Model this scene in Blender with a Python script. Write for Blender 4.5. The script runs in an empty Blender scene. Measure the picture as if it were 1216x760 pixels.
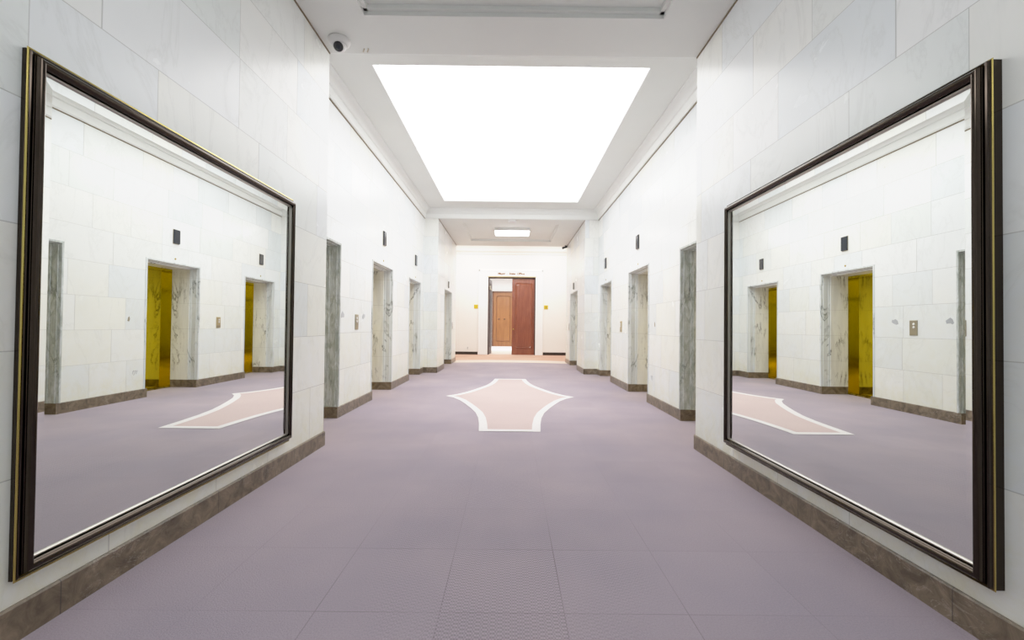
import bpy, math
from math import pi, sin, cos, radians
from mathutils import Vector, Matrix

sc = bpy.context.scene
COL = sc.collection

# ------------------------------------------------------------------ node helpers
class NT:
    def __init__(s, mat):
        mat.use_nodes = True
        s.t = mat.node_tree
        s.t.nodes.clear()
        s.out = s.t.nodes.new('ShaderNodeOutputMaterial')
    def n(s, typ, **kw):
        nd = s.t.nodes.new(typ)
        for k, v in kw.items():
            setattr(nd, k, v)
        return nd
    def put(s, sock, v):
        if isinstance(v, bpy.types.NodeSocket):
            s.t.links.new(v, sock)
        elif v is not None:
            if hasattr(sock.default_value, '__len__') and not isinstance(v, (tuple, list, Vector)):
                sock.default_value = (v, v, v) if len(sock.default_value) == 3 else (v, v, v, 1)
            elif hasattr(sock.default_value, '__len__') and len(sock.default_value) == 4 and len(v) == 3:
                sock.default_value = (*v, 1)
            else:
                sock.default_value = v
    def m(s, op, a, b=None, c=None, clamp=False):
        nd = s.n('ShaderNodeMath', operation=op, use_clamp=clamp)
        s.put(nd.inputs[0], a)
        if b is not None: s.put(nd.inputs[1], b)
        if c is not None: s.put(nd.inputs[2], c)
        return nd.outputs[0]
    def mix(s, f, a, b, blend='MIX'):
        nd = s.n('ShaderNodeMix', data_type='RGBA', blend_type=blend)
        nd.clamp_factor = True
        s.put(nd.inputs[0], f); s.put(nd.inputs[6], a); s.put(nd.inputs[7], b)
        return nd.outputs[2]
    def noise(s, vec, scale, detail=4, rough=.55, dist=0.0):
        nd = s.n('ShaderNodeTexNoise')
        s.put(nd.inputs['Vector'], vec)
        nd.inputs['Scale'].default_value = scale
        nd.inputs['Detail'].default_value = detail
        nd.inputs['Roughness'].default_value = rough
        nd.inputs['Distortion'].default_value = dist
        return nd.outputs['Fac'], nd.outputs['Color']
    def ramp(s, f, stops, interp='LINEAR'):
        nd = s.n('ShaderNodeValToRGB')
        cr = nd.color_ramp
        cr.interpolation = interp
        while len(cr.elements) < len(stops): cr.elements.new(.5)
        for e, (p, c) in zip(cr.elements, stops):
            e.position = p
            e.color = (c, c, c, 1) if not isinstance(c, tuple) else (*c, 1)
        s.put(nd.inputs[0], f)
        return nd.outputs[0]
    def xyz(s, x, y, z):
        nd = s.n('ShaderNodeCombineXYZ')
        s.put(nd.inputs[0], x); s.put(nd.inputs[1], y); s.put(nd.inputs[2], z)
        return nd.outputs[0]
    def sep(s, v):
        nd = s.n('ShaderNodeSeparateXYZ'); s.put(nd.inputs[0], v)
        return nd.outputs
    def vm(s, op, a, b):
        nd = s.n('ShaderNodeVectorMath', operation=op)
        s.put(nd.inputs[0], a); s.put(nd.inputs[1], b)
        return nd.outputs[0]
    def bsdf(s, color, rough=.5, metal=0., bump=None, bump_d=.002, spec=None, coat=None, coat_r=.05):
        b = s.n('ShaderNodeBsdfPrincipled')
        s.put(b.inputs['Base Color'], color)
        s.put(b.inputs['Roughness'], rough)
        s.put(b.inputs['Metallic'], metal)
        if spec is not None: s.put(b.inputs['Specular IOR Level'], spec)
        if coat is not None:
            s.put(b.inputs['Coat Weight'], coat); b.inputs['Coat Roughness'].default_value = coat_r
        if bump is not None:
            bn = s.n('ShaderNodeBump'); bn.inputs['Strength'].default_value = 1
            bn.inputs['Distance'].default_value = bump_d
            s.put(bn.inputs['Height'], bump)
            s.t.links.new(bn.outputs[0], b.inputs['Normal'])
        s.t.links.new(b.outputs[0], s.out.inputs[0])
        return b

def srgb(r, g, b):
    f = lambda c: (c/255/12.92) if c/255 <= .04045 else ((c/255+.055)/1.055)**2.4
    return (f(r), f(g), f(b))

def newmat(name):
    m = bpy.data.materials.new(name); return m, NT(m)

# ------------------------------------------------------------------ materials
def m_wall_marble():
    m, t = newmat('white_marble_ashlar')
    geo = t.n('ShaderNodeNewGeometry')
    x, y, z = t.sep(geo.outputs['Position'])
    nx, ny, nz = t.sep(geo.outputs['True Normal'])
    side = t.m('GREATER_THAN', t.m('ABSOLUTE', nx), .5)
    s = t.m('ADD', t.m('MULTIPLY', y, side), t.m('MULTIPLY', x, t.m('SUBTRACT', 1, side)))
    rz = t.m('DIVIDE', t.m('SUBTRACT', z, .13), .4555)
    row = t.m('FLOOR', rz)
    sgn = t.m('SIGN', x)
    wn = t.n('ShaderNodeTexWhiteNoise', noise_dimensions='2D')
    t.put(wn.inputs['Vector'], t.xyz(row, sgn, 0))
    sx = t.m('ADD', t.m('DIVIDE', s, .74), t.m('ADD', t.m('MULTIPLY', wn.outputs['Value'], .9),
             t.m('MULTIPLY', t.m('SINE', t.m('ADD', t.m('MULTIPLY', s, 2.1), t.m('MULTIPLY', row, 2.3))), .22)))
    col = t.m('FLOOR', sx)
    wn2 = t.n('ShaderNodeTexWhiteNoise', noise_dimensions='3D')
    t.put(wn2.inputs['Vector'], t.xyz(row, col, t.m('ADD', sgn, t.m('MULTIPLY', side, 3))))
    rnd = wn2.outputs['Value']
    fx = t.m('FRACT', sx); fz = t.m('FRACT', rz)
    jx = t.m('LESS_THAN', fx, .006)
    jz = t.m('LESS_THAN', fz, .0085)
    joint = t.m('MAXIMUM', jx, jz)
    tint = t.ramp(rnd, [(0, (.78, .83, .86)), (.2, (.86, .90, .92)), (.42, (.92, .935, .935)), (.62, (.90, .91, .86)),
                        (.8, (.83, .875, .865)), (1, (.92, .925, .90))])
    # soft clouding inside each slab, offset per slab so grain never runs through a joint
    off = t.vm('SCALE', wn2.outputs['Color'], None) if False else t.vm('MULTIPLY', wn2.outputs['Color'], (30, 30, 30))
    p = t.vm('ADD', geo.outputs['Position'], off)
    cl, _ = t.noise(p, 2.2, 5, .6, .6)
    tint = t.mix(t.m('MULTIPLY', t.ramp(cl, [(.35, 0.), (.75, 1.)]), .20), tint, (.70, .75, .77))
    # veins
    pv = t.vm('MULTIPLY', p, (1, 1.1, .55))
    v1, _ = t.noise(pv, 1.7, 6, .62, 1.2)
    vein = t.ramp(t.m('ABSOLUTE', t.m('SUBTRACT', v1, .5)), [(0, 1.), (.012, .35), (.035, 0.)])
    tint = t.mix(t.m('MULTIPLY', vein, .17), tint, (.50, .52, .50))
    # warm staining towards the floor
    st, _ = t.noise(p, 5, 5, .7, .8)
    low = t.m('MULTIPLY', t.ramp(t.m('DIVIDE', z, 4), [(.02, 1.), (.07, .75), (.10, .45), (.36, .25), (.5, 0.)]), t.ramp(st, [(.38, .35), (.68, 1.)]))
    tint = t.mix(t.m('MULTIPLY', low, .72), tint, (.78, .74, .50))
    sp, _ = t.noise(geo.outputs['Position'], 9, 3, .6)
    spots = t.ramp(sp, [(.74, 0.), (.78, 1.)])
    tint = t.mix(t.m('MULTIPLY', spots, .35), tint, (.45, .42, .33))
    colr = t.mix(t.m('MULTIPLY', joint, .55), tint, (.36, .36, .34))
    fine, _ = t.noise(p, 60, 3, .6)
    rough = t.m('ADD', .22, t.m('MULTIPLY', cl, .08))
    t.bsdf(colr, rough, bump=t.m('ADD', t.m('MULTIPLY', joint, -1), t.m('MULTIPLY', cl, .15)), bump_d=.0012, spec=.45)
    return m

def m_jamb_marble(name='grey_veined_marble', k=1.0, base=(.70, .74, .75), dark=(.14, .16, .15)):
    m, t = newmat(name)
    geo = t.n('ShaderNodeNewGeometry')
    P = geo.outputs['Position']
    p = t.vm('MULTIPLY', P, (5, 5, .9))
    a, _ = t.noise(p, 1.0, 5, .55, .8)
    colr = t.ramp(a, [(.25, tuple(c*.84 for c in base)), (.45, base), (.6, tuple(min(1, c*1.12) for c in base)), (.8, tuple(c*.93 for c in base))])
    v, _ = t.noise(t.vm('ADD', t.vm('MULTIPLY', P, (3.6, 3.6, .55)), (7, 3, 1)), .9, 8, .66, .9)
    vein = t.ramp(t.m('ABSOLUTE', t.m('SUBTRACT', v, .5)), [(0, 1.), (.007, .6), (.022, 0.)])
    gate, _ = t.noise(P, 2.9, 3, .6)
    colr = t.mix(t.m('MULTIPLY', vein, t.m('MULTIPLY', t.ramp(gate, [(.44, .04), (.60, 1.)]), k)), colr, dark)
    x, y, z = t.sep(P)
    mott, _ = t.noise(t.vm('MULTIPLY', P, (9, 9, 2.4)), 2.2, 6, .7, 1.)
    colr = t.mix(t.m('MULTIPLY', t.m('LESS_THAN', y, 5.62), t.ramp(mott, [(.40, .1), (.60, .75)])), colr, (.30, .34, .29))
    j = t.m('LESS_THAN', t.m('FRACT', t.m('DIVIDE', t.m('SUBTRACT', z, .13), .4555)), .008)
    colr = t.mix(t.m('MULTIPLY', j, .5), colr, (.3, .3, .28))
    t.bsdf(colr, .22, bump=a, bump_d=.001)
    return m

def m_base_stone():
    m, t = newmat('dark_brown_stone')
    geo = t.n('ShaderNodeNewGeometry'); P = geo.outputs['Position']
    a, _ = t.noise(P, 9, 7, .68, 1.0)
    colr = t.ramp(a, [(.3, srgb(70, 60, 46)), (.5, srgb(112, 98, 80)), (.68, srgb(140, 124, 104)), (.85, srgb(92, 80, 62))])
    v, _ = t.noise(t.vm('MULTIPLY', P, (1, 1, 2)), 4.5, 6, .66, 1.5)
    vein = t.ramp(t.m('ABSOLUTE', t.m('SUBTRACT', v, .5)), [(0, 1.), (.004, .4), (.012, 0.)])
    g, _ = t.noise(P, 3.1, 1)
    colr = t.mix(t.m('MULTIPLY', vein, t.ramp(g, [(.5, 0.), (.62, .55)])), colr, srgb(190, 180, 170))
    x, y, z = t.sep(P)
    j = t.m('LESS_THAN', t.m('FRACT', t.m('DIVIDE', t.m('ADD', y, .12), .93)), .005)
    colr = t.mix(t.m('MULTIPLY', j, .7), colr, (.03, .03, .03))
    t.bsdf(colr, .32, bump=a, bump_d=.0015)
    return m

def carpet_nodes(t, dark, light, pile=(.5, .5), grid=True):
    geo = t.n('ShaderNodeNewGeometry'); P = geo.outputs['Position']
    x, y, z = t.sep(P)
    big, _ = t.noise(P, .9, 3, .5)
    colr = t.mix(t.ramp(big, [(.3, 0.), (.7, 1.)]), dark, light)
    # woven rows of little loops
    wob, _ = t.noise(P, 6, 2, .5)
    lx = t.m('SINE', t.m('MULTIPLY', t.m('ADD', x, t.m('MULTIPLY', wob, .004)), 2*pi/.019))
    ly = t.m('SINE', t.m('ADD', t.m('MULTIPLY', y, 2*pi/.021), t.m('MULTIPLY', t.m('FLOOR', t.m('DIVIDE', x, .0145)), pi)))
    loop = t.m('MULTIPLY', lx, ly)
    fine, _ = t.noise(P, 160, 3, .7)
    zone, _ = t.noise(t.vm('MULTIPLY', P, (1.6, .5, 1)), 1.2, 2, .5)
    cen = t.ramp(t.m('ADD', t.m('ABSOLUTE', x), t.m('MULTIPLY', t.m('SUBTRACT', zone, .5), 1.2)), [(.12, .95), (.62, .0)])
    amp = t.m('MULTIPLY', cen, t.ramp(t.m('DIVIDE', y, 8), [(.2, 1.), (.75, 0.)]))
    tx = t.m('MULTIPLY', t.m('GREATER_THAN', x, -.275), t.m('LESS_THAN', x, .225))
    amp = t.m('MAXIMUM', amp, t.m('MULTIPLY', t.m('MULTIPLY', tx, t.m('LESS_THAN', y, 2.27)), t.ramp(zone, [(.3, .6), (.6, 1.)])))
    patt = t.m('ADD', t.m('MULTIPLY', t.m('SUBTRACT', t.m('MULTIPLY', loop, amp), t.m('MULTIPLY', amp, .25)), .55), t.m('MULTIPLY', t.m('SUBTRACT', fine, .5), 1.1))
    colr = t.mix(t.m('ADD', .5, patt), t.mix(1.0, colr, (.72, .72, .72), 'MULTIPLY'), t.mix(1.0, colr, (1.25, 1.25, 1.25), 'MULTIPLY'))
    if grid:
        gx = t.m('LESS_THAN', t.m('FRACT', t.m('DIVIDE', t.m('ADD', x, 10.275), .5)), .009)
        gy = t.m('LESS_THAN', t.m('FRACT', t.m('DIVIDE', t.m('ADD', y, 10.23), .5)), .009)
        wn = t.n('ShaderNodeTexWhiteNoise', noise_dimensions='2D')
        t.put(wn.inputs['Vector'], t.xyz(t.m('FLOOR', t.m('DIVIDE', t.m('ADD', x, 10.275), .5)), t.m('FLOOR', t.m('DIVIDE', t.m('ADD', y, 10.23), .5)), 0))
        colr = t.mix(t.m('MULTIPLY', wn.outputs['Value'], .07), colr, (.20, .16, .18))
        gn, _ = t.noise(P, 1.3, 2, .5)
        colr = t.mix(t.m('MULTIPLY', t.m('MAXIMUM', gx, gy), t.m('MULTIPLY', t.ramp(gn, [(.36, .25), (.60, 1.)]), t.m('MULTIPLY', t.ramp(t.m('ABSOLUTE', x), [(.6, 1.), (.95, .35)]), t.ramp(t.m('DIVIDE', y, 10), [(.17, .6), (.232, .5), (.27, .16), (.6, .08)])))), colr, (.12, .09, .10))
    t.bsdf(colr, .9, bump=t.m('ADD', fine, t.m('MULTIPLY', t.m('MULTIPLY', loop, amp), .3)), bump_d=.003, spec=.15)

def m_carpet(name, dark, light, grid=True):
    m, t = newmat(name); carpet_nodes(t, dark, light, grid=grid); return m

def m_plaster(name, c, rough=.6):
    m, t = newmat(name)
    geo = t.n('ShaderNodeNewGeometry')
    a, _ = t.noise(geo.outputs['Position'], 1.2, 3, .5)
    colr = t.mix(t.ramp(a, [(.3, 0.), (.7, .6)]), c, tuple(v*.94 for v in c))
    b, _ = t.noise(geo.outputs['Position'], 90, 2)
    t.bsdf(colr, rough, bump=b, bump_d=.0004)
    return m

def m_metal(name, c, rough, metal=1., var=.05):
    m, t = newmat(name)
    geo = t.n('ShaderNodeNewGeometry')
    a, _ = t.noise(geo.outputs['Position'], 14, 4, .6)
    colr = t.mix(t.m('MULTIPLY', a, .5), c, tuple(v*.75 for v in c))
    t.bsdf(colr, t.m('ADD', rough, t.m('MULTIPLY', a, var)), metal)
    return m

def m_brass_door():
    m, t = newmat('polished_golden_brass')
    geo = t.n('ShaderNodeNewGeometry'); P = geo.outputs['Position']
    a, _ = t.noise(t.vm('MULTIPLY', P, (1, 1, .4)), 3, 3, .5)
    colr = t.mix(a, (.74, .58, .015), (.62, .47, .01))
    t.bsdf(colr, .07, 1., bump=a, bump_d=.0015)
    return m

def m_wood(name, c1, c2, gloss=.25, sc_=1.0):
    m, t = newmat(name)
    geo = t.n('ShaderNodeNewGeometry'); P = geo.outputs['Position']
    p = t.vm('MULTIPLY', P, (14*sc_, 14*sc_, .9*sc_))
    a, _ = t.noise(p, 1.2, 6, .65, 1.2)
    b, _ = t.noise(P, 2, 3, .5)
    colr = t.mix(t.ramp(a, [(.3, 0.), (.7, 1.)]), c1, c2)
    colr = t.mix(t.m('MULTIPLY', b, .35), colr, tuple(v*.6 for v in c1))
    t.bsdf(colr, gloss, bump=a, bump_d=.0006, coat=.4 if gloss < .5 else 0)
    return m

def m_emit(name, c, s):
    m, t = newmat(name)
    geo = t.n('ShaderNodeNewGeometry')
    a, _ = t.noise(geo.outputs['Position'], .5, 1)
    e = t.n('ShaderNodeEmission')
    t.put(e.inputs[0], t.mix(t.m('MULTIPLY', a, .05), c, tuple(v*.95 for v in c)))
    e.inputs[1].default_value = s
    t.t.links.new(e.outputs[0], t.out.inputs[0])
    return m

M = {}
M['marble'] = m_wall_marble()
M['jamb'] = m_jamb_marble()
M['jamb_in'] = m_jamb_marble('pale_veined_marble', 1.0, (.80, .81, .78), (.13, .13, .11))
M['stone'] = m_base_stone()
M['carpet'] = m_carpet('purple_grey_carpet', srgb(157, 147, 159), srgb(175, 161, 169))
M['salmon'] = m_carpet('salmon_carpet', srgb(203, 180, 178), srgb(210, 187, 184), grid=False)
M['ivory'] = m_carpet('ivory_carpet', srgb(232, 226, 226), srgb(240, 235, 234), grid=False)
M['beige'] = m_carpet('beige_carpet', srgb(214, 196, 184), srgb(222, 205, 192), grid=False)
M['rust'] = m_carpet('salmon_brown_carpet', srgb(186, 146, 128), srgb(198, 162, 144), grid=False)
M['ceil'] = m_plaster('white_ceiling_paint', (.80, .82, .79))
M['cove'] = m_plaster('white_moulding_paint', (.88, .90, .88), .5)
M['cream'] = m_plaster('cream_wall_paint', (.88, .86, .82), .5)
M['white'] = m_plaster('white_gloss_paint', (.92, .92, .92), .3)
M['gap'] = m_plaster('brown_line_and_shadow_gap', (.20, .155, .09), .6)
M['frame'] = m_metal('dark_bronze_lacquer', (.055, .043, .034), .12)
M['frame2'] = m_metal('antique_gold', (.58, .46, .13), .18)
M['silver'] = m_metal('silver_lip', (.40, .38, .34), .28)
M['brass'] = m_brass_door()
M['brassdark'] = m_metal('aged_brass', (.45, .34, .07), .25)
M['plaque'] = m_metal('gold_plaque', (.86, .60, .04), .35)
M['dark'] = m_plaster('black_plastic', (.012, .012, .014), .3)
M['lantern'] = m_plaster('charcoal_glass', (.03, .035, .045), .12)
M['steel'] = m_metal('brushed_bronze_plate', (.45, .40, .30), .35)
M['panelgold'] = m_metal('brushed_brass_plate', (.62, .52, .32), .35)
M['button'] = m_plaster('white_button', (.85, .85, .84), .3)
M['plastic'] = m_plaster('white_plastic', (.80, .80, .79), .35)
M['mahogany'] = m_wood('red_mahogany', srgb(112, 54, 36), srgb(146, 84, 58))
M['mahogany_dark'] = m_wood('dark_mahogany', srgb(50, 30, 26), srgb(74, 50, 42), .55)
M['oak'] = m_wood('golden_brown_wood', srgb(132, 82, 42), srgb(168, 114, 66), .4)
M['oak_dark'] = m_wood('dark_brown_wood', srgb(90, 52, 30), srgb(120, 74, 44), .4)
M['letter'] = m_plaster('copper_lettering', (.20, .08, .03), .5)
M['residue'] = m_plaster('grey_residue', (.42, .44, .46), .4)
M['scuff'] = m_plaster('brown_scuff', (.30, .26, .18), .6)
M['blackbase'] = m_plaster('black_skirting', (.02, .015, .012), .3)
M['panel_light'] = m_emit('laylight_diffuser', (1., .99, .98), 4.3)
M['tube_light'] = m_emit('fluorescent_diffuser', (1., .99, .97), 13.0)
M['near_fill'] = m_emit('added_fill_diffuser', (.94, .98, 1.), 5.0)  # glow of the added fixture that brightens the near zone

def m_mirror():
    m, t = newmat('silvered_mirror')
    geo = t.n('ShaderNodeNewGeometry')
    a, _ = t.noise(geo.outputs['Position'], .8, 1)
    t.bsdf(t.mix(a, (.80, .825, .80), (.79, .815, .795)), 0.0, 1.)
    return m
M['mirror'] = m_mirror()

# ------------------------------------------------------------------ mesh helpers
class MB:
    def __init__(s): s.v = []; s.f = []; s.mi = []; s.sm = []
    def add(s, vs, fs, mi=0, smooth=False):
        o = len(s.v); s.v += [tuple(v) for v in vs]
        for f in fs:
            s.f.append([i+o for i in f]); s.mi.append(mi); s.sm.append(smooth)
        return s
    def box(s, x0, x1, y0, y1, z0, z1, mi=0):
        x0, x1 = sorted((x0, x1)); y0, y1 = sorted((y0, y1)); z0, z1 = sorted((z0, z1))
        v = [(x, y, z) for z in (z0, z1) for y in (y0, y1) for x in (x0, x1)]
        return s.add(v, [(0, 2, 3, 1), (4, 5, 7, 6), (0, 1, 5, 4), (2, 6, 7, 3), (0, 4, 6, 2), (1, 3, 7, 5)], mi)
    def bbox(s, x0, x1, y0, y1, z0, z1, b=.003, mi=0):
        """box with chamfered edges"""
        x0, x1 = sorted((x0, x1)); y0, y1 = sorted((y0, y1)); z0, z1 = sorted((z0, z1))
        import bmesh
        bm = bmesh.new()
        r = bmesh.ops.create_cube(bm, size=1)
        for v in bm.verts:
            v.co = Vector(((x0+x1)/2+v.co.x*(x1-x0), (y0+y1)/2+v.co.y*(y1-y0), (z0+z1)/2+v.co.z*(z1-z0)))
        bmesh.ops.bevel(bm, geom=bm.edges[:], offset=b, segments=2, affect='EDGES', profile=.5)
        bm.verts.index_update()
        s.add([v.co[:] for v in bm.verts], [[v.index for v in f.verts] for f in bm.faces], mi)
        bm.free(); return s
    def prism(s, poly, axis, a, b, mi=0, caps=True):
        """poly: list of 2-D points in the plane normal to axis"""
        def P(p, c):
            return (c, p[0], p[1]) if axis == 0 else (p[0], c, p[1]) if axis == 1 else (p[0], p[1], c)
        n = len(poly)
        vs = [P(p, a) for p in poly]+[P(p, b) for p in poly]
        fs = [(i, (i+1) % n, n+(i+1) % n, n+i) for i in range(n)]
        if caps: fs += [tuple(range(n))[::-1], tuple(range(n, 2*n))]
        return s.add(vs, fs, mi)
    def lathe(s, prof, c, axis=(0, 0, 1), seg=32, mi=0, smooth=True):
        ax = Vector(axis).normalized()
        q = Vector((0, 0, 1)).rotation_difference(ax)
        vs = []; fs = []
        for r, h in prof:
            for k in range(seg):
                a = 2*pi*k/seg
                vs.append(Vector(c)+q @ Vector((r*cos(a), r*sin(a), h)))
        for i in range(len(prof)-1):
            for k in range(seg):
                k2 = (k+1) % seg
                fs.append((i*seg+k, i*seg+k2, (i+1)*seg+k2, (i+1)*seg+k))
        if prof[0][0] > 1e-5: fs.append(tuple(range(seg))[::-1])
        if prof[-1][0] > 1e-5: fs.append(tuple((len(prof)-1)*seg+k for k in range(seg)))
        return s.add(vs, fs, mi, smooth)
    def build(s, name, mats, parent=None, recalc=True):
        me = bpy.data.meshes.new(name)
        me.from_pydata(s.v, [], s.f)
        for mm in (mats if isinstance(mats, (list, tuple)) else [mats]): me.materials.append(mm)
        for p, mi, sm in zip(me.polygons, s.mi, s.sm):
            p.material_index = mi; p.use_smooth = sm
        if recalc:
            import bmesh
            bm = bmesh.new(); bm.from_mesh(me)
            bmesh.ops.recalc_face_normals(bm, faces=bm.faces)
            bm.to_mesh(me); bm.free()
        me.update()
        o = bpy.data.objects.new(name, me); COL.objects.link(o)
        if parent: o.parent = parent
        return o

def tag(o, label, cat, group=None, kind=None):
    o['label'] = label; o['category'] = cat
    if group: o['group'] = group
    if kind: o['kind'] = kind
    return o
def struct(o, label, cat): return tag(o, label, cat, kind='structure')
def empty(name, loc=(0, 0, 0), rz=0):
    o = bpy.data.objects.new(name, None); COL.objects.link(o)
    o.location = loc; o.rotation_euler = (0, 0, rz); o.empty_display_size = .1
    return o
def dup(root, loc, rz):
    def cp(o, par):
        c = o.copy(); COL.objects.link(c)
        if par: c.parent = par
        for ch in [q for q in ALL if q.parent == o]: cp(ch, c)
        return c
    ALL = list(COL.objects)
    r = cp(root, None); r.location = loc; r.rotation_euler = (0, 0, rz)
    return r

# ------------------------------------------------------------------ dimensions
A = 1.77        # half width between the mirror walls
X = 2.125       # half width between the lift walls
PX = 1.79       # half width at the far piers
Y1, Y2, Y3 = 4.18, 10.656, 14.2
YB = -5.0
ZC = 3.76       # soffits
ZM = 3.99       # main bay ceiling
ZO = 2.136      # lift opening height
YE = 17.6       # end wall
ZL = 4.6
OW = 1.14
WT = .95        # wall thickness behind the faces
OPEN = {-1: [(4.285, 5.425), (6.70, 7.84), (9.12, 10.26)], 1: [(4.335, 5.475), (6.75, 7.89), (9.24, 10.38)]}
OP4 = (11.75, 13.2)

# ------------------------------------------------------------------ floor
f = MB()
f.add([(-3, YB-.2, 0), (3, YB-.2, 0), (3, Y3, 0), (-3, Y3, 0)], [(0, 1, 2, 3)], 0)
N = 24
f.add([(-8, Y3, 0), (8, Y3, 0), (8, YE+.3, 0), (-8, YE+.3, 0)], [(0, 1, 2, 3)], 1)
f.add([(-4, YE+.3, 0), (4, YE+.3, 0), (4, 25.3, 0), (-4, 25.3, 0)], [(0, 1, 2, 3)], 2)
floor = f.build('floor', [M['carpet'], M['rust'], M['beige']])
struct(floor, 'purple grey carpet tile floor running the length of the corridor', 'floor')
b = MB()
xs = [-PX+2*PX*i/N for i in range(N+1)]
lo = [(x, 13.62+.28*(1-(x/PX)**2), .003) for x in xs]
hi = [(x, 14.55+.28*(1-(x/PX)**2), .003) for x in xs]
b.add(lo+hi, [(i, i+1, N+2+i, N+1+i) for i in range(N)])
o = b.build('trim_1', M['beige'])
struct(o, 'pale beige carpet band crossing the floor in front of the far lobby', 'carpet band')

# carpet medallion
half = [(.336, 4.79), (.36, 5.15), (.395, 5.49), (.455, 5.82), (.546, 6.13), (.65, 6.44), (.77, 6.76), (.90, 7.0), (1.045, 7.17)]
back = [(x, 2*7.17-y) for x, y in half[::-1]][1:]
right = half+back
outer = right+[(-x, y) for x, y in right[::-1]]
def inset(poly, d):
    n = len(poly); r = []
    for i in range(n):
        p0, p1, p2 = Vector(poly[i-1]), Vector(poly[i]), Vector(poly[(i+1) % n])
        e1 = (p1-p0).normalized(); e2 = (p2-p1).normalized()
        n1 = Vector((-e1.y, e1.x)); n2 = Vector((-e2.y, e2.x))
        bs = (n1+n2); L = bs.length
        bs = bs/L; k = d/max(.35, bs.dot(n1))
        r.append(tuple(p1+bs*k))
    return r
inner = inset(outer, .095)
n = len(outer)
import bmesh
def flat(name, poly, z, mat, parent=None):
    bm = bmesh.new(); vs = [bm.verts.new((x, y, z)) for x, y in poly]
    fc = bm.faces.new(vs); bmesh.ops.triangulate(bm, faces=[fc])
    me = bpy.data.meshes.new(name); bm.to_mesh(me); bm.free(); me.materials.append(mat)
    o = bpy.data.objects.new(name, me); COL.objects.link(o)
    if parent: o.parent = parent
    return o
med = flat('carpet_medallion', inner, .0045, M['salmon'])
tag(med, 'salmon pink carpet medallion with concave sides and white border in the corridor floor', 'carpet inlay')
q = MB()
q.add([(x, y, .0045) for x, y in outer]+[(x, y, .0045) for x, y in inner], [(i, (i+1) % n, n+(i+1) % n, n+i) for i in range(n)])
o = q.build('border', M['ivory'], med); o['label'] = 'ivory white carpet border'

# ------------------------------------------------------------------ walls
def side_wall(s, name, label):
    w = MB()
    def bx(xa, ya, yb, za, zb): w.box(s*xa, s*(X+WT), ya, yb, za, zb)
    bx(A, YB, Y1, 0, 4.3)                                   # mirror wall
    prev = Y1
    for (a, b_) in OPEN[s]:
        bx(X, prev, a, 0, ZO); prev = b_
    bx(X, prev, Y2, 0, ZO)
    bx(X, Y1, Y2, ZO, 4.3)
    bx(PX, Y2, OP4[0], 0, ZO); bx(PX, OP4[1], Y3, 0, ZO); bx(PX, Y2, Y3, ZO, 4.7)
    o = w.build(name, M['marble'])
    return struct(o, label, 'wall')
side_wall(-1, 'wall_left', 'white marble slab wall on the left with three lift recesses')
side_wall(1, 'wall_right', 'white marble slab wall on the right with three lift recesses')
w = MB(); w.box(-3.2, 3.2, YB-.2, YB, 0, 4.3)
struct(w.build('wall_back', M['marble']), 'white marble wall closing the corridor behind the camera', 'wall')

# skirting
def skirt(s, name, label):
    k = MB()
    T = .012; H_ = .135
    def run(xf, ya, yb, capn=False, capf=False):
        # profile with chamfered top, runs along y
        pr = [(s*(xf+.002), 0), (s*(xf-T), 0), (s*(xf-T), H_-.008), (s*(xf-T+.006), H_), (s*(xf+.002), H_)]
        k.prism(pr, 1, ya, yb)
    run(A, YB, Y1+T)
    k.box(s*A, s*(X), Y1-.002, Y1+T, 0, H_)
    prev = Y1+T
    for (a, b_) in OPEN[s]:
        run(X, prev, a); prev = b_
    run(X, prev, Y2)
    k.box(s*(PX-T), s*X, Y2-T, Y2+.002, 0, H_)
    run(PX, Y2-T, OP4[0]); run(PX, OP4[1], Y3+T)
    k.box(s*PX, s*(PX+.9), Y3-.002, Y3+T, 0, H_)
    struct(k.build(name, M['stone']), label, 'skirting')
skirt(-1, 'baseboard_left', 'dark brown stone skirting along the left marble wall')
skirt(1, 'baseboard_right', 'dark brown stone skirting along the right marble wall')

# ------------------------------------------------------------------ ceilings
c = MB()
ZT = 4.3
def coffer(y0, y1, xa, xb, ya, yb, z, d):
    """soffit slab between y0,y1 with one moulded coffer"""
    L = 2.3
    c.box(-L, xa, y0, y1, z, ZT); c.box(xb, L, y0, y1, z, ZT)
    c.box(xa, xb, y0, ya, z, ZT); c.box(xa, xb, yb, y1, z, ZT)
    c.box(xa, xb, ya, yb, z+d, ZT)
    # stepped moulding inside
    t1 = .035
    for (a0, a1, b0, b1) in ((xa, xa+t1, ya, yb), (xb-t1, xb, ya, yb), (xa, xb, ya, ya+t1), (xa, xb, yb-t1, yb)):
        c.box(a0, a1, b0, b1, z+d*.5, z+d+.01)
coffer(YB, Y1, -1.265, 1.265, -1.2, 3.66, ZC, .07)
coffer(Y2, Y3, -1.245, 1.205, 11.15, 13.45, ZC, .06)
LX0, LX1, LY0, LY1 = -1.555, 1.51, 4.745, 9.955
c.box(-2.3, LX0, Y1, Y2, ZM, ZT); c.box(LX1, 2.3, Y1, Y2, ZM, ZT)
c.box(LX0, LX1, Y1, LY0, ZM, ZT); c.box(LX0, LX1, LY1, Y2, ZM, ZT)
struct(c.build('ceiling', M['ceil']), 'white plaster ceiling with a raised bay around the glowing laylight', 'ceiling')

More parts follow.
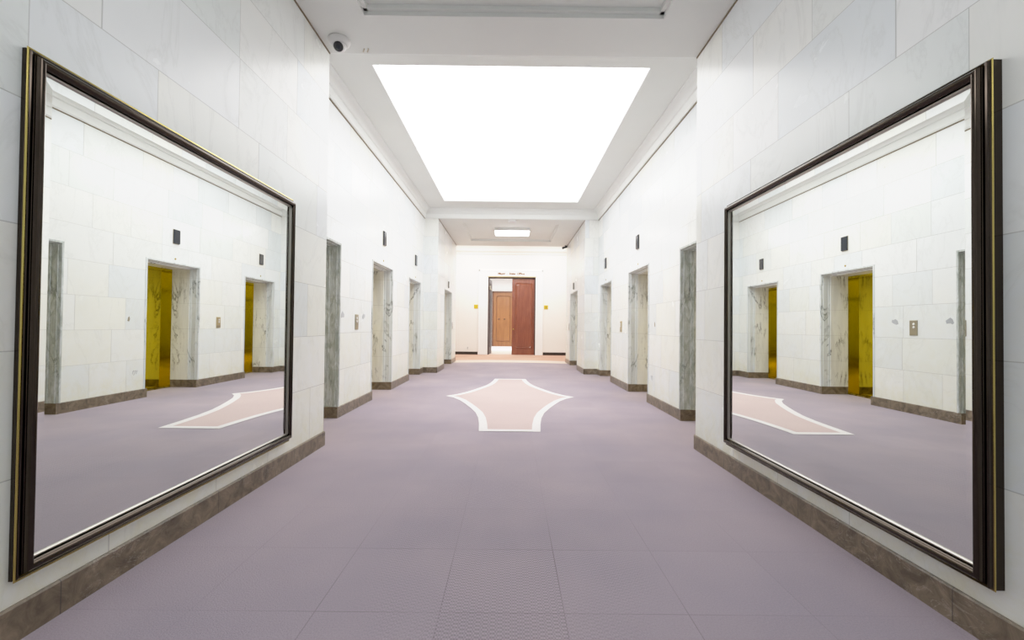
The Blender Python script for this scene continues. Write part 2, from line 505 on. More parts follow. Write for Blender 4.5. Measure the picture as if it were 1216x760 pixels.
# crown moulding round the raised bay
prof = [(0, ZC+.004), (.022, ZC+.004), (.022, ZC+.014), (.03, ZC+.02), (.034, 3.875), (.05, 3.885)]
for i in range(7):
    a = i/6*pi/2
    prof.append((.135-.085*cos(a), 3.885+.09*sin(a)))
prof += [(.14, 3.985), (.14, ZM+.01), (0, ZM+.01)]
cr = MB()
rect = lambda d: [(-X+d, Y1+d), (X-d, Y1+d), (X-d, Y2-d), (-X+d, Y2-d)]
vs = []; fs = []
for d, z in prof: vs += [(x, y, z) for x, y in rect(d)]
for i in range(len(prof)-1):
    for k in range(4):
        k2 = (k+1) % 4; fs.append((i*4+k, i*4+k2, (i+1)*4+k2, (i+1)*4+k))
cr.add(vs, fs)
struct(cr.build('trim_2', M['cove']), 'white crown moulding around the raised ceiling bay', 'moulding')
g = MB()
for s in (-1, 1):
    g.box(s*X, s*(X-.008), Y1, Y2, ZC-.010, ZC+.003)  # dark strip standing in for the shadow gap under the moulding
    g.box(s*A, s*(A-.008), YB, Y1, ZC-.012, ZC)
    g.box(s*PX, s*(PX-.008), Y2, Y3, ZC-.010, ZC)
struct(g.build('trim_3', M['gap']), 'thin brown line where the marble walls meet the ceiling, a painted shadow gap under the crown moulding', 'joint')

# main glowing laylight
lay = empty('ceiling_light', ((LX0+LX1)/2, (LY0+LY1)/2, 4.13))
tag(lay, 'huge glowing white rectangular laylight recessed in the middle of the ceiling', 'ceiling light')
hx, hy = (LX1-LX0)/2, (LY1-LY0)/2
p = MB()
p.box(-hx, hx, -hy, hy, 0, .01)
p.build('diffuser', M['panel_light'], lay)
p = MB()
for (a0, a1, b0, b1) in ((-hx-.002, -hx+.012, -hy, hy), (hx-.012, hx+.002, -hy, hy), (-hx, hx, -hy-.002, -hy+.012), (-hx, hx, hy-.012, hy+.002)):
    p.box(a0, a1, b0, b1, -.135, .0)
p.build('frame', M['white'], lay)

# rectangular surface fixtures in the two coffers; the near one is added, out of view
def fixture(x, y, z, label, mat, w=.98, d=.60):
    r = empty('ceiling_light', (x, y, z)); tag(r, label, 'ceiling light')
    h = MB(); h.bbox(-w/2, w/2, -d/2, d/2, -.075, 0, .008)
    h.build('housing', M['plastic'], r)
    h = MB(); h.bbox(-w/2+.025, w/2-.025, -d/2+.025, d/2-.025, -.100, -.070, .010)
    h.build('diffuser', mat, r)
    return r
fixture(.012, 12.15, ZC+.06, 'small glowing rectangular ceiling light in the coffer before the far doorway', M['tube_light'])
fixture(0, 1.3, ZC+.07, 'added glowing rectangular fill light in the near coffer, unseen above the camera', M['near_fill'], 1.6, .7)

# ------------------------------------------------------------------ lifts
doors = 0
def lift(w, name):
    """local: wall face at x=0, recess towards +x"""
    r = empty(name)
    h = w/2; d1, d2, d3 = .15, .46, .56
    p = MB()
    for s in (-1, 1):
        # outer moulding : small nosing, reed, face
        prof = [(-.010, s*(h+.018)), (-.010, s*(h-.004)), (0, s*(h-.008)), (.03, s*(h-.010)), (.034, s*(h-.016)), (.115, s*(h-.016)),
                (.12, s*(h-.024)), (d1, s*(h-.024)), (d1, s*(h+.06)), (0.001, s*(h+.06)), (0.001, s*(h+.018))]
        # closed prism in x-y, extruded in z
        p.prism(prof if s > 0 else prof[::-1], 2, .0, ZO)
    # head of the outer moulding
    hp = [(-.010, ZO+.018), (-.010, ZO-.004), (0, ZO-.008), (.03, ZO-.010), (.034, ZO-.016), (.115, ZO-.016), (.12, ZO-.024), (d1, ZO-.024), (d1, ZO+.05), (.001, ZO+.05), (.001, ZO+.018)]
    p.prism([(a, b_) for a, b_ in hp], 1, -h-.018, h+.018) if False else None
    vs = [(a, -h-.018, z) for a, z in hp]+[(a, h+.018, z) for a, z in hp]; nn = len(hp)
    p.add(vs, [(i, (i+1) % nn, nn+(i+1) % nn, nn+i) for i in range(nn)]+[tuple(range(nn))[::-1], tuple(range(nn, 2*nn))])
    p.build('surround', M['jamb'], r)
    p = MB()
    for s in (-1, 1):
        p.box(d1, d2, s*(h-.034), s*(h+.10), 0, ZO-.03)
    p.build('jamb', M['jamb_in'], r)
    p = MB()
    p.box(d1, d3+.06, -h, h, ZO-.034, ZO+.08)
    p.build('soffit', M['jamb_in'], r)
    p = MB()
    for s in (-1, 1):
        p.box(.012, d2-.004, s*(h-.040), s*(h-.012), 0, .135)
        p.box(-.012, .012, s*(h-.040), s*(h+.004), 0, .135)
    p.build('skirting', M['stone'], r)
    p = MB()
    for s in (-1, 1):
        p.box(d2, d3, s*(h-.036), s*(h+.02), 0, 2.075)
    p.box(d2, d3, -h+.036, h-.036, 2.065, ZO-.03)
    p.build('brass_frame', M['brass'], r)
    for s in (-1, 1):
        l = MB(); l.bbox(d3-.002, d3+.035, s*.0015, s*(h-.03), .012, 2.07, .0015)
        l.build('door_leaf', M['brass'], r)
    l = MB(); l.box(d2, d3+.03, -h+.03, h-.03, 0, .012)
    l.build('sill', M['brassdark'], r)
    return r
L1 = lift(OW, 'door_1'); L4 = lift(OP4[1]-OP4[0], 'door_7')
place = ['nearest', 'second', 'third']
first = True; nd = 1
for s, sn in ((-1, 'left'), (1, 'right')):
    for i, (a, b_) in enumerate(OPEN[s]):
        loc = (s*X, (a+b_)/2, 0); rz = 0 if s > 0 else pi
        if first: d = L1; d.location = loc; d.rotation_euler = (0, 0, rz); first = False
        else: d = dup(L1, loc, rz)
        d.name = 'door_%d' % nd; nd += 1
        lab = {0: 'golden brass lift doors in grey marble recess on the %s wall, just beyond the big mirror',
               1: 'golden brass lift doors in grey marble recess on the %s wall, middle recess of three',
               2: 'golden brass lift doors in grey marble recess on the %s wall, against the far marble pier'}[i] % sn
        struct(d, lab, 'lift door'); d['group'] = 'lift doors along the corridor'
for j, s in enumerate((-1, 1)):
    loc = (s*PX, sum(OP4)/2, 0); rz = 0 if s > 0 else pi
    if j == 0: d = L4; d.location = loc; d.rotation_euler = (0, 0, rz)
    else: d = dup(L4, loc, rz)
    d.name = 'door_%d' % nd; nd += 1
    struct(d, 'marble framed lift recess in the %s pier nearest the far lobby' % ('left', 'right')[j], 'lift door')
    d['group'] = 'lift doors along the corridor'

# hall lanterns + key switches
def lantern(w=.12, h=.235, t=.03):
    r = empty('hall_lantern')
    p = MB(); p.bbox(-.006, .002, -w/2-.006, w/2+.006, -h/2-.006, h/2+.006, .002); p.build('back_plate', M['steel'], r)
    p = MB(); p.prism([(-.005, -h/2), (-t*.75, -h/2+.01), (-t, -h/2+.03), (-t, h/2-.03), (-t*.75, h/2-.01), (-.005, h/2)], 1, -w/2, w/2) if False else None
    pr = [(-.005, -h/2), (-t*.8, -h/2+.002), (-t, -h/2+.008), (-t, h/2-.008), (-t*.8, h/2-.002), (-.005, h/2)]
    nn = len(pr)
    vs = [(a, -w/2, z) for a, z in pr]+[(a, w/2, z) for a, z in pr]
    p.add(vs, [(i, (i+1) % nn, nn+(i+1) % nn, nn+i) for i in range(nn)]+[tuple(range(nn))[::-1], tuple(range(nn, 2*nn))])
    p.build('lens', M['lantern'], r)
    return r
def keyswitch():
    p = MB()
    p.lathe([(.017, 0), (.017, .004), (.013, .007), (.012, .007), (.006, .0055), (0.0, .0055)], (0, 0, 0), (-1, 0, 0), 20)
    return p.build('key_switch', M['brassdark'])
ln0 = lantern(); ks0 = keyswitch(); ln0u = ks0u = False
for s, sn in ((-1, 'left'), (1, 'right')):
    for i in (1, 2):
        a, b_ = OPEN[s][i]; yc = (a+b_)/2
        rz = 0 if s > 0 else pi
        which = ('middle', 'farthest')[i-1]
        if not ln0u: l = ln0; l.location = (s*X, yc, 2.585); l.rotation_euler = (0, 0, rz); ln0u = True
        else: l = dup(ln0, (s*X, yc, 2.585), rz)
        tag(l, 'dark rectangular hall lantern above the %s lift recess on the %s wall' % (which, sn), 'lantern', 'hall lanterns above the lift recesses')
        if not ks0u: k = ks0; k.location = (s*X, yc, 2.215); k.rotation_euler = (0, 0, rz); ks0u = True
        else: k = dup(ks0, (s*X, yc, 2.215), rz)
        tag(k, 'tiny round key switch over the %s lift recess on the %s wall' % (which, sn), 'key switch', 'key switches over the lift recesses')
sl = lantern(.07, .19, .03)
for j, s in enumerate((-1, 1)):
    loc = (s*PX, 12.45, 2.31); rz = 0 if s > 0 else pi
    if j == 0: l = sl; l.location = loc; l.rotation_euler = (0, 0, rz)
    else: l = dup(sl, loc, rz)
    tag(l, 'small grey hall lantern on the %s far pier, nearest the end lobby' % ('left', 'right')[j], 'lantern', 'small lanterns on the far piers')

# call button panels
def callpanel(mat, buttons=True, w=.115, h=.21):
    r = empty('call_panel')
    p = MB(); p.bbox(-.012, .002, -w/2, w/2, -h/2, h/2, .004); p.build('plate', mat, r)
    if buttons:
        for dz in (.052, .008):
            p = MB(); p.lathe([(.017, 0), (.017, .005), (.013, .008), (0, .009)], (-.012, .012, dz), (-1, 0, 0), 20)
            p.build('button', M['button'], r)
    p = MB(); p.bbox(-.0135, -.010, -w/2+.01, w/2-.01, -h/2+.012, -h/2+.05, .001); p.build('key_plate', M['steel'], r)
    return r
cp = callpanel(M['steel']); cp.location = (-X, 6.03, 1.185); cp.rotation_euler = (0, 0, pi)
tag(cp, 'bronze lift call panel with two white buttons on the left wall between two lift recesses', 'call panel', 'lift call panels')
cp2 = callpanel(M['panelgold']); cp2.location = (X, 8.42, 1.165)
tag(cp2, 'brass lift call panel on the right wall between middle and farthest lift recess', 'call panel', 'lift call panels')
for s, sn in ((-1, 'left'), (1, 'right')):
    c3 = callpanel(M['silver'], True, .10, .20); c3.location = (s*PX, 13.42, 1.15); c3.rotation_euler = (0, 0, 0 if s > 0 else pi)
    tag(c3, 'small silver call panel at the lobby end of the %s far wall' % sn, 'call panel', 'silver call panels')

# residue patches and scuffs
def patch(name, s, y, z, pts, mat, label, cat, xw=X, t=.003):
    p = MB()
    nn = len(pts)
    vs = [(s*(xw+.001), y+a, z+b_) for a, b_ in pts]+[(s*(xw-t), y+a*.92, z+b_*.92) for a, b_ in pts]
    p.add(vs, [(i, (i+1) % nn, nn+(i+1) % nn, nn+i) for i in range(nn)]+[tuple(range(nn)), tuple(range(nn, 2*nn))])
    return tag(p.build(name, mat), label, cat)
P1 = [(-.06, -.03), (-.045, .02), (-.01, .045), (.02, .03), (.045, .035), (.055, .0), (.03, -.02), (-.02, -.04)]
P2 = [(-.05, -.02), (-.03, .03), (.0, .05), (.03, .03), (.06, .01), (.05, -.03), (.0, -.025), (-.03, -.04)]
patch('wall_patch', -1, 6.33, 1.27, P1, M['residue'], 'small grey patch on the left wall on the lobby side of the call panel', 'patch')
patch('wall_patch', -1, 5.53, 1.27, P2, M['residue'], 'small grey patch on the left wall beside the edge of the nearest lift recess', 'patch')
patch('wall_patch', 1, 6.45, 1.20, [(-.02, -.03), (-.01, .02), (.01, .04), (.025, .0), (.01, -.04)], M['scuff'], 'tiny brown patch high on the right wall before the middle lift recess', 'patch')
for (dy, dz, L_, an) in ((-.03, 0, .05, 60), (0, -.01, .06, 50), (.03, .0, .045, 75)):
    pass
sc_ = MB()
for (dy, dz, L_, an) in ((-.035, .005, .06, 70), (-.005, -.01, .075, 55), (.03, .0, .06, 65), (-.01, .02, .07, 10)):
    c_, s_ = cos(radians(an)), sin(radians(an)); w_ = .005
    pts = [(-L_/2*c_+w_*s_, -L_/2*s_-w_*c_), (L_/2*c_+w_*s_, L_/2*s_-w_*c_), (L_/2*c_-w_*s_, L_/2*s_+w_*c_), (-L_/2*c_-w_*s_, -L_/2*s_+w_*c_)]
    vs = [(X+.001, 6.58+dy+a, .40+dz+b_) for a, b_ in pts]+[(X-.002, 6.58+dy+a, .40+dz+b_) for a, b_ in pts]
    sc_.add(vs, [(0, 1, 5, 4), (1, 2, 6, 5), (2, 3, 7, 6), (3, 0, 4, 7), (4, 5, 6, 7), (0, 3, 2, 1)])
tag(sc_.build('wall_scuff', M['residue']), 'dark scribbled scuff low on the right wall beside the middle lift recess', 'scuff')

# ------------------------------------------------------------------ mirrors
def mirror(s, label):
    y0, y1, z0, z1 = 1.568, 3.485, .226, 2.136
    ex = .03 if s > 0 else .004      # the frame stands a little off the wall
    r = empty('wall_mirror', (s*A, (y0+y1)/2, 0)); tag(r, label, 'mirror', 'big framed mirrors facing each other')
    yc = (y0+y1)/2
    def ring(d, rail=1.5):                # rails are broader than stiles
        dz = d*rail if d < .05 else .05*rail+(d-.05)
        return [(y0+d-yc, z0+dz), (y1-d-yc, z0+dz), (y1-d-yc, z1-dz), (y0+d-yc, z1-dz)]
    def sweep(name, prof, mat, smooth=False):
        p = MB(); vs = []; fs = []
        for d, h in prof: vs += [(-s*(h+ex if h > 0 else 0), a, b_) for a, b_ in ring(d)]
        for i in range(len(prof)-1):
            for k in range(4):
                k2 = (k+1) % 4; fs.append((i*4+k, i*4+k2, (i+1)*4+k2, (i+1)*4+k))
        p.add(vs, fs, 0, False)
        return p.build(name, mat, r)
    arc = lambda c, rr, hh, a0, a1, n_: [(c[0]-rr*cos(a0+(a1-a0)*i/n_), c[1]+hh*sin(a0+(a1-a0)*i/n_)) for i in range(n_+1)]
    # outer back rim
    sweep('outer_rim', [(0, 0), (0, .009), (.003, .012), (.003, .022), (.006, .026), (.010, .024), (.012, .019)], M['frame'])
    sweep('gold_bead', [(.004, .016-ex*.45)]+arc((.0015, .019-ex*.45), .0045, .0035, -pi/2, pi/2, 8)[::1], M['frame2'])
    sweep('frame', [(.011, .018), (.013, .028), (.014, .030)]+arc((.0265, .030), .0120, .024, .0, pi, 16)+[(.039, .026), (.041, .018)], M['frame'])
    sweep('inner_bead', [(.0395, .027)]+arc((.0430, .027), .0035, .005, 0, pi, 6)+[(.0475, .018)], M['silver'])
    # bevelled mirror glass
    p = MB()
    g0, g1 = ring(.044), ring(.084)
    hb, hg = .0216+ex, .0200+ex
    p.add([(-s*hb, a, b_) for a, b_ in g0]+[(-s*hg, a, b_) for a, b_ in g1],
          [(k, (k+1) % 4, 4+(k+1) % 4, 4+k) for k in range(4)]+[(4, 5, 6, 7)])
    gl = p.build('mirror_glass', M['mirror'], r, recalc=False)
    # make normals face the room
    me = gl.data
    bm = bmesh.new(); bm.from_mesh(me)
    bm.normal_update()
    for fc in bm.faces:
        if fc.normal.x*(-s) < 0: fc.normal_flip()
    bm.to_mesh(me); bm.free()
    p = MB(); p.box(-s*.0, -s*(.017+ex), y0+.004-yc, y1-.004-yc, z0+.004, z1-.004); p.build('backing', M['dark'], r)
    return r
mirror(-1, 'huge rectangular mirror in a dark bronze frame hanging on the left marble wall')
mirror(1, 'huge rectangular mirror in a dark bronze frame hanging on the right marble wall')

# ------------------------------------------------------------------ cameras, detector
r = empty('dome_camera', (-1.60, 3.985, ZC))
tag(r, 'white dome security camera with black eye on the ceiling edge above left mirror wall', 'camera')
p = MB(); p.lathe([(0, 0), (.098, 0), (.098, -.012), (.092, -.030), (.074, -.048), (.066, -.050)], (0, 0, 0)); p.build('base', M['plastic'], r)
def cap(cn, rad, axis, th0, th1, n_=10, thick=.004, seg=28):
    return [(rad*sin(th0+(th1-th0)*i/n_), rad*cos(th0+(th1-th0)*i/n_)) for i in range(n_+1)]
dr = Vector((.12, -.72, -.68)).normalized()
p = MB(); p.lathe(cap(0, .062, 0, 0, pi, 16), (0, 0, -.050), (0, 0, 1)); p.build('ball', M['plastic'], r)
p = MB(); p.lathe(cap(0, .0645, 0, 0.0, radians(42), 10)+[(.04, .045)], (0, 0, -.050), dr); p.build('window', M['dark'], r)
p = MB(); p.lathe([(0.02, .060), (.02, .068), (.014, .071), (0, .066)], (0, 0, -.050), dr, 20); p.build('lens', M['lantern'], r)
for q_ in (-.09, .09):
    p = MB(); p.lathe([(.006, 0), (.006, -.004), (0, -.006)], (q_*.85, -.03, -.020), (0, 0, 1), 10)
    p.build('screw', M['steel'], r)

r = empty('bullet_camera', (1.70, 14.02, ZC)); tag(r, 'black bullet security camera under the ceiling corner on the right by the lobby', 'camera')
p = MB(); p.lathe([(.03, 0), (.03, -.01), (.012, -.014), (.012, -.05), (0, -.05)], (.03, 0, 0)); p.build('bracket', M['dark'], r)
p = MB(); p.lathe([(0, -.10), (.028, -.10), (.032, -.09), (.032, .05), (.038, .055), (.038, .075), (.030, .075), (.028, .065), (0, .065)], (0, 0, -.065), Vector((-.85, -.45, -.35)), 20); p.build('body', M['dark'], r)

p = MB(); p.lathe([(.115, 0), (.115, -.012), (.10, -.030), (.05, -.042), (0, -.044)], (0, 0, 0)); r = p.build('smoke_detector', M['plastic']); r.location = (.02, 10.80, ZC)
tag(r, 'round white smoke detector under the middle of the ceiling beam', 'detector')
r = empty('sprinkler_head', (.02, 15.6, ZL)); tag(r, 'thin hanging sprinkler pipe in the far lobby above the doorway', 'sprinkler')
p = MB(); p.lathe([(.03, 0), (.03, -.006), (.011, -.010), (.011, -.22), (0, -.22)], (0, 0, 0), seg=12); p.build('pipe', M['silver'], r)
p = MB(); p.lathe([(0, -.22), (.03, -.225), (.03, -.23), (0, -.235)], (0, 0, 0), seg=12); p.build('deflector', M['silver'], r)
for k_, xx in enumerate((-1.425, -1.385)):
    p = MB(); p.bbox(-.006, .006, -.03, .03, -.006, .0, .002); o = p.build('ceiling_clip', M['steel']); o.location = (xx, 4.13, ZC); o.rotation_euler = (0, 0, .5)
    tag(o, 'tiny metal clip on the ceiling edge beside the dome camera, %s one' % ('left', 'right')[k_], 'clip', 'ceiling clips')

# ------------------------------------------------------------------ lobby at the end
w = MB()
DX0, DX1, DZ = -.926, .985, 3.13
w.box(-8, DX0, YE, YE+.25, 0, ZL); w.box(DX1, 8, YE, YE+.25, 0, ZL); w.box(DX0, DX1, YE, YE+.25, DZ, ZL)
struct(w.build('wall_end', M['cream']), 'cream plaster wall at the far end with a double doorway', 'wall')
w = MB()
w.box(-8, -PX-WT+.03, Y3-.2, Y3, 0, ZL); w.box(PX+WT-.03, 8, Y3-.2, Y3, 0, ZL); w.box(-2.3, 2.3, Y3-.2, Y3-.004, 4.3, ZL)
w.box(-8.2, -8, Y3-.2, YE+.25, 0, ZL); w.box(8, 8.2, Y3-.2, YE+.25, 0, ZL)
struct(w.build('wall_lobby', M['cream']), 'cream side walls of the cross lobby beyond the corridor', 'wall')
w = MB(); w.box(-8.2, 8.2, Y3, YE+.25, ZL, ZL+.1)
struct(w.build('ceiling_lobby', M['white']), 'white ceiling over the far lobby', 'ceiling')
w = MB()
pr = [(YE, 4.02), (YE-.03, 4.03), (YE-.05, 4.10), (YE-.10, 4.16), (YE-.11, 4.19), (YE, 4.20)]
vs = [(-8, a, z) for a, z in pr]+[(8, a, z) for a, z in pr]; nn = len(pr)
w.add(vs, [(i, (i+1) % nn, nn+(i+1) % nn, nn+i) for i in range(nn)])
struct(w.build('trim_4', M['cream']), 'cream picture rail moulding high on the far wall', 'moulding')
w = MB()
CX0, CX1, CZ = -1.30, 1.275, 3.40
for (a, b_) in ((CX0, DX0), (DX1, CX1)):
    w.bbox(a, b_, YE-.03, YE+.02, 0, CZ, .006)
w.bbox(DX0, DX1, YE-.03, YE+.02, DZ, CZ, .006)
for (a, b_) in ((CX0-.012, CX0+.05), (CX1-.05, CX1+.012)): w.bbox(a, b_, YE-.038, YE+.01, 0, CZ+.012, .008)
w.bbox(CX0-.012, CX1+.012, YE-.038, YE+.01, CZ-.05, CZ+.012, .008)
struct(w.build('trim_5', M['white']), 'broad white architrave around the far double doorway', 'architrave')
for nm, (a, b_) in (('baseboard_end_left', (-8, CX0-.02)), ('baseboard_end_right', (CX1+.02, 8))):
    w = MB(); w.bbox(a, b_, YE-.02, YE+.01, 0, .115, .006)
    struct(w.build(nm, M['blackbase']), 'black skirting on the cream end wall %s of the doorway' % ('left' if 'left' in nm else 'right'), 'skirting')

# double door
D = empty('door_9', ((DX0+DX1)/2, YE, 0)); struct(D, 'red mahogany double door in the far wall, left leaf open and right leaf shut', 'door')
ox = (DX0+DX1)/2; hw = (DX1-DX0)/2
p = MB()
p.bbox(-hw, -hw+.045, .0, .24, 0, DZ, .004); p.bbox(hw-.045, hw, .0, .24, 0, DZ, .004); p.bbox(-hw, hw, .0, .24, DZ-.05, DZ, .004)
p.build('door_frame', M['mahogany_dark'], D)
p = MB(); p.bbox(-hw-.02, hw+.02, -.034, -.0, DZ-.012, DZ+.035, .006); o = p.build('head_bead', M['panelgold'], D)
def leaf(parent, w_, h_, loc, rz, mat, frame_w=.12):
    l = empty('door_leaf', loc, rz); l.parent = parent
    p = MB(); p.bbox(0, w_, 0, .05, 0, h_, .004); p.build('slab', mat, l)
    # raised moulded panel with clipped corners
    x0, x1, z0, z1 = frame_w, w_-frame_w, .26, h_-.16
    def rr(d, cut):
        a0, a1, b0, b1 = x0+d, x1-d, z0+d, z1-d
        pts = []
        for (cx, cz, sx, sz) in ((a0, b0, 1, 1), (a1, b0, -1, 1), (a1, b1, -1, -1), (a0, b1, 1, -1)):
            cc = [(cx+sx*cut*(1-cos(t_*pi/2/4)), cz+sz*cut*(1-sin(t_*pi/2/4))) for t_ in range(5)]
            if sx*sz > 0: cc = cc[::-1] if False else cc
            else: cc = cc[::-1]
            pts += cc
        return pts
    p = MB(); rings = [(0, .001), (.006, -.014), (.022, -.018), (.034, -.006), (.05, -.004), (.06, -.012), (.10, -.014)]
    vs = []; fs = []
    for d, y in rings: vs += [(a, y, z) for a, z in rr(d, .10)]
    m_ = len(rr(0, .1))
    for i in range(len(rings)-1):
        for k in range(m_): fs.append((i*m_+k, i*m_+(k+1) % m_, (i+1)*m_+(k+1) % m_, (i+1)*m_+k))
    fs.append(tuple((len(rings)-1)*m_+k for k in range(m_)))
    p.add(vs, fs); p.build('door_panel', mat, l)
    return l
lr = leaf(D, hw-.005, DZ-.06, (.0-.0+.012, .06, .006), 0, M['mahogany'])
ll = leaf(D, hw-.05, DZ-.06, (-hw+.05, .20, .006), radians(86), M['mahogany_dark'])
p = MB()
for z in (.9,): p.lathe([(.028, 0), (.028, .008), (.012, .012), (.012, .04), (.026, .048), (.028, .062), (.018, .075), (0, .078)], (.06, 0, 1.02), (0, -1, 0), 20)
p.build('door_knob', M['brassdark'], lr)
# door closer arm on the open leaf
p = MB(); p.bbox(-hw+.05, -hw+.11, .05, .16, 2.62, 2.76, .01); p.bbox(-hw+.10, -hw+.16, .08, .11, 2.60, 2.63, .005)
p.build('door_closer', M['steel'], D)

# room beyond
w = MB()
w.box(-4, 4, 25.0, 25.2, 0, 3.8); w.box(-4.2, -4, YE+.25, 25.2, 0, 3.8); w.box(4, 4.2, YE+.25, 25.2, 0, 3.8)
struct(w.build('wall_inner_room', M['white']), 'white walls of the room beyond the double doorway', 'wall')
w = MB(); w.box(-4.2, 4.2, YE+.25, 25.2, 3.8, 3.9)
struct(w.build('ceiling_inner_room', M['white']), 'white ceiling of the room beyond the doorway', 'ceiling')
w = MB(); w.box(-4, 4, 20.6, 25.0, .0, .004)
struct(w.build('floor_inner_room', M['ivory']), 'pale floor of the room beyond the doorway', 'floor')
D2 = empty('door_10', (-.98, 24.97, 0)); struct(D2, 'golden brown panelled wooden door seen through the open doorway', 'door')
p = MB(); p.bbox(-.09, 0, -.05, .03, 0, 3.12, .006); p.bbox(1.1, 1.19, -.05, .03, 0, 3.12, .006); p.bbox(-.09, 1.19, -.05, .03, 3.05, 3.14, .006)
p.build('door_frame', M['oak_dark'], D2)
l2 = leaf(D2, 1.1, 3.05, (0, -.03, 0), 0, M['oak'], .14)
p = MB(); 
p.bbox(.155, .172, -.052, -.03, .3, 2.85, .003); p.bbox(.93, .947, -.052, -.03, .3, 2.85, .003); p.bbox(.155, .947, -.052, -.03, .29, .307, .003); p.bbox(.155, .947, -.052, -.03, 2.84, 2.857, .003)
p.build('moulding', M['oak_dark'], D2)
for xx in (.30, .62):
    p = MB(); p.lathe([(.035, 0), (.035, .012), (.02, .02), (.02, .04), (.04, .05), (.03, .075), (0, .08)], (xx, -.04, 1.55), (0, -1, 0), 16)
    p.bbox(xx-.055, xx+.055, -.05, -.035, 1.52, 1.58, .004)
    p.build('pull_handle', M['oak_dark'], D2)

# lettering above the door
def lettering(body, size, loc, mat, name, parent=None, width=None, ext=.006):
    cu = bpy.data.curves.new(name+'_curve', 'FONT'); cu.body = body; cu.size = size; cu.extrude = ext
    cu.align_x = 'CENTER'; cu.align_y = 'TOP_BASELINE'; cu.offset = .003
    to = bpy.data.objects.new(name+'_tmp', cu); COL.objects.link(to)
    bpy.context.view_layer.update()
    dg = bpy.context.evaluated_depsgraph_get()
    me = bpy.data.meshes.new_from_object(to.evaluated_get(dg))
    bpy.data.objects.remove(to)
    xs_ = [v.co.x for v in me.vertices]; wd = max(xs_)-min(xs_)
    k = (width/wd) if width else 1
    for v in me.vertices: v.co.x *= k
    me.transform(Matrix.Rotation(pi/2, 4, 'X'))
    me.materials.clear(); me.materials.append(mat)
    o = bpy.data.objects.new(name, me); COL.objects.link(o); o.location = loc
    if parent: o.parent = parent
    return o
t_ = empty('door_lettering', (.003, YE-.036, 3.225))
tag(t_, 'small copper coloured lettering on the white architrave above the double door', 'lettering')
txt = [('M', 1.5), ('a', .95), ('y', .9), ('o', 1.), ('r', .75), (' ', .8), ('-', .8), (' ', .9), ('S', 1.15), ('t', .7), ('a', .95), ('t', .7), ('e', 1.),
       (' ', 1.3), ('O', 1.35), ('f', .7), ('f', .7), ('i', .55), ('c', .95), ('e', 1.)]
tot = sum(w for _, w in txt); k_ = 1.07/tot; cx = -.535
for ch_, wd_ in txt:
    if ch_ != ' ':
        lettering(ch_, .125, (cx+wd_*k_/2, 0, 0), M['letter'], 'letter', parent=t_)
    cx += wd_*k_

def plaque(x, z, label, kind):
    r = empty('wall_plaque', (x, YE, z)); tag(r, label, 'plaque', 'gold plaques beside the doorway')
    p = MB(); p.bbox(-.08, .08, -.014, .0, -.08, .08, .004); p.build('plate', M['plaque'], r)
    p = MB()
    if kind:
        p.lathe([(.018, 0), (.018, .003), (0, .003)], (0, -.014, .045), (0, -1, 0), 16)
        p.add([(-.012, -.017, .025), (.012, -.017, .025), (.036, -.017, -.035), (.014, -.017, -.035), (.010, -.017, -.062), (-.010, -.017, -.062), (-.014, -.017, -.035), (-.036, -.017, -.035)], [(0, 1, 2, 3, 4, 5, 6, 7)])
    else:
        p.box(-.055, .015, -.017, -.014, .035, .052); p.box(-.055, -.04, -.017, -.014, .0, .05); p.box(-.015, .03, -.017, -.014, .005, .018)
    p.build('pictogram', M['brassdark'], r)
plaque(-1.405, 1.925, 'square gold plaque on the cream wall left of the far doorway', 0)
plaque(1.41, 1.925, 'square gold plaque on the cream wall right of the far doorway', 1)
r = empty('wall_outlet', (-1.72, YE, .26)); tag(r, 'small power outlet low on the cream wall left of the doorway', 'outlet')
p = MB(); p.bbox(-.035, .035, -.008, 0, -.055, .055, .003); p.build('cover_plate', M['plastic'], r)
p = MB(); p.bbox(-.016, .016, -.011, -.006, -.042, -.008, .002); p.bbox(-.016, .016, -.011, -.006, .008, .042, .002); p.build('socket', M['residue'], r)

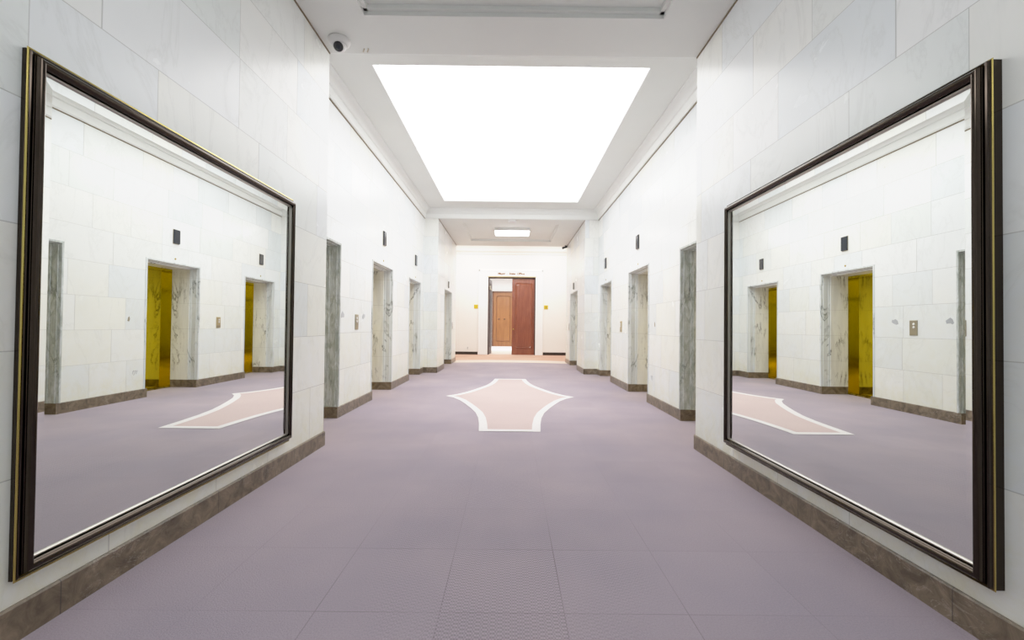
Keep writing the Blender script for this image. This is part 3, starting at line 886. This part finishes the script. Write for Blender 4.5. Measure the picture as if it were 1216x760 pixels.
# ------------------------------------------------------------------ added fill lights for the lobby, inner room and rear corridor, without fixtures
def area(name, loc, sx, sy, e, col=(1, 1, 1)):
    ld = bpy.data.lights.new(name, 'AREA'); ld.shape = 'RECTANGLE'; ld.size = sx; ld.size_y = sy; ld.energy = e; ld.color = col
    o = bpy.data.objects.new(name, ld); COL.objects.link(o); o.location = loc
    return o
area('lobby_fill', (-1.6, 15.9, ZL-.02), 2.2, 1.2, 115, (1, .97, .92))
area('lobby_fill', (1.6, 15.9, ZL-.02), 2.2, 1.2, 115, (1, .97, .92))
area('room_fill', (0, 21.5, 3.75), 3, 3, 230, (1, .98, .95))
area('corridor_fill', (0, -2.6, ZC-.02), 1.6, 1.0, 36, (.97, .98, 1))

w_ = bpy.data.worlds.new('world'); sc.world = w_; w_.use_nodes = True
w_.node_tree.nodes['Background'].inputs[0].default_value = (.8, .85, .9, 1)
w_.node_tree.nodes['Background'].inputs[1].default_value = .3

# ------------------------------------------------------------------ camera
cam = bpy.data.cameras.new('camera'); co = bpy.data.objects.new('camera', cam); COL.objects.link(co)
F = 520.0
cam.sensor_fit = 'HORIZONTAL'; cam.sensor_width = 36; cam.lens = 36*F/1216
cam.clip_start = .05; cam.clip_end = 100
yaw, pitch, roll = .0027, .0143, .0105
f_ = Vector((sin(yaw)*cos(pitch), cos(yaw)*cos(pitch), sin(pitch)))
r0 = Vector((cos(yaw), -sin(yaw), 0)); u0 = r0.cross(f_)
r_ = cos(roll)*r0+sin(roll)*u0; u_ = -sin(roll)*r0+cos(roll)*u0
m4 = Matrix(((r_.x, u_.x, -f_.x, 0), (r_.y, u_.y, -f_.y, 0), (r_.z, u_.z, -f_.z, 1.15), (0, 0, 0, 1)))
co.matrix_world = m4
sc.camera = co

sc.view_settings.view_transform = 'Standard'
sc.view_settings.look = 'None'
sc.view_settings.exposure = 0.12
sc.view_settings.gamma = 1.08
sc.view_settings.use_curve_mapping = True
cm = sc.view_settings.curve_mapping
cm.use_clip = False
cv = cm.curves[3]
cv.points[0].location = (0, 0); cv.points[1].location = (4, 1.25)
for p_ in ((.3, .315), (.6, .585), (.9, .77), (1.4, .93), (2.2, 1.04)): cv.points.new(*p_)
cm.update()
sc.cycles.use_denoising = True
sc.cycles.max_bounces = 10
sc.cycles.diffuse_bounces = 6
sc.cycles.glossy_bounces = 6
sc.cycles.caustics_reflective = True
sc.cycles.sample_clamp_indirect = 6
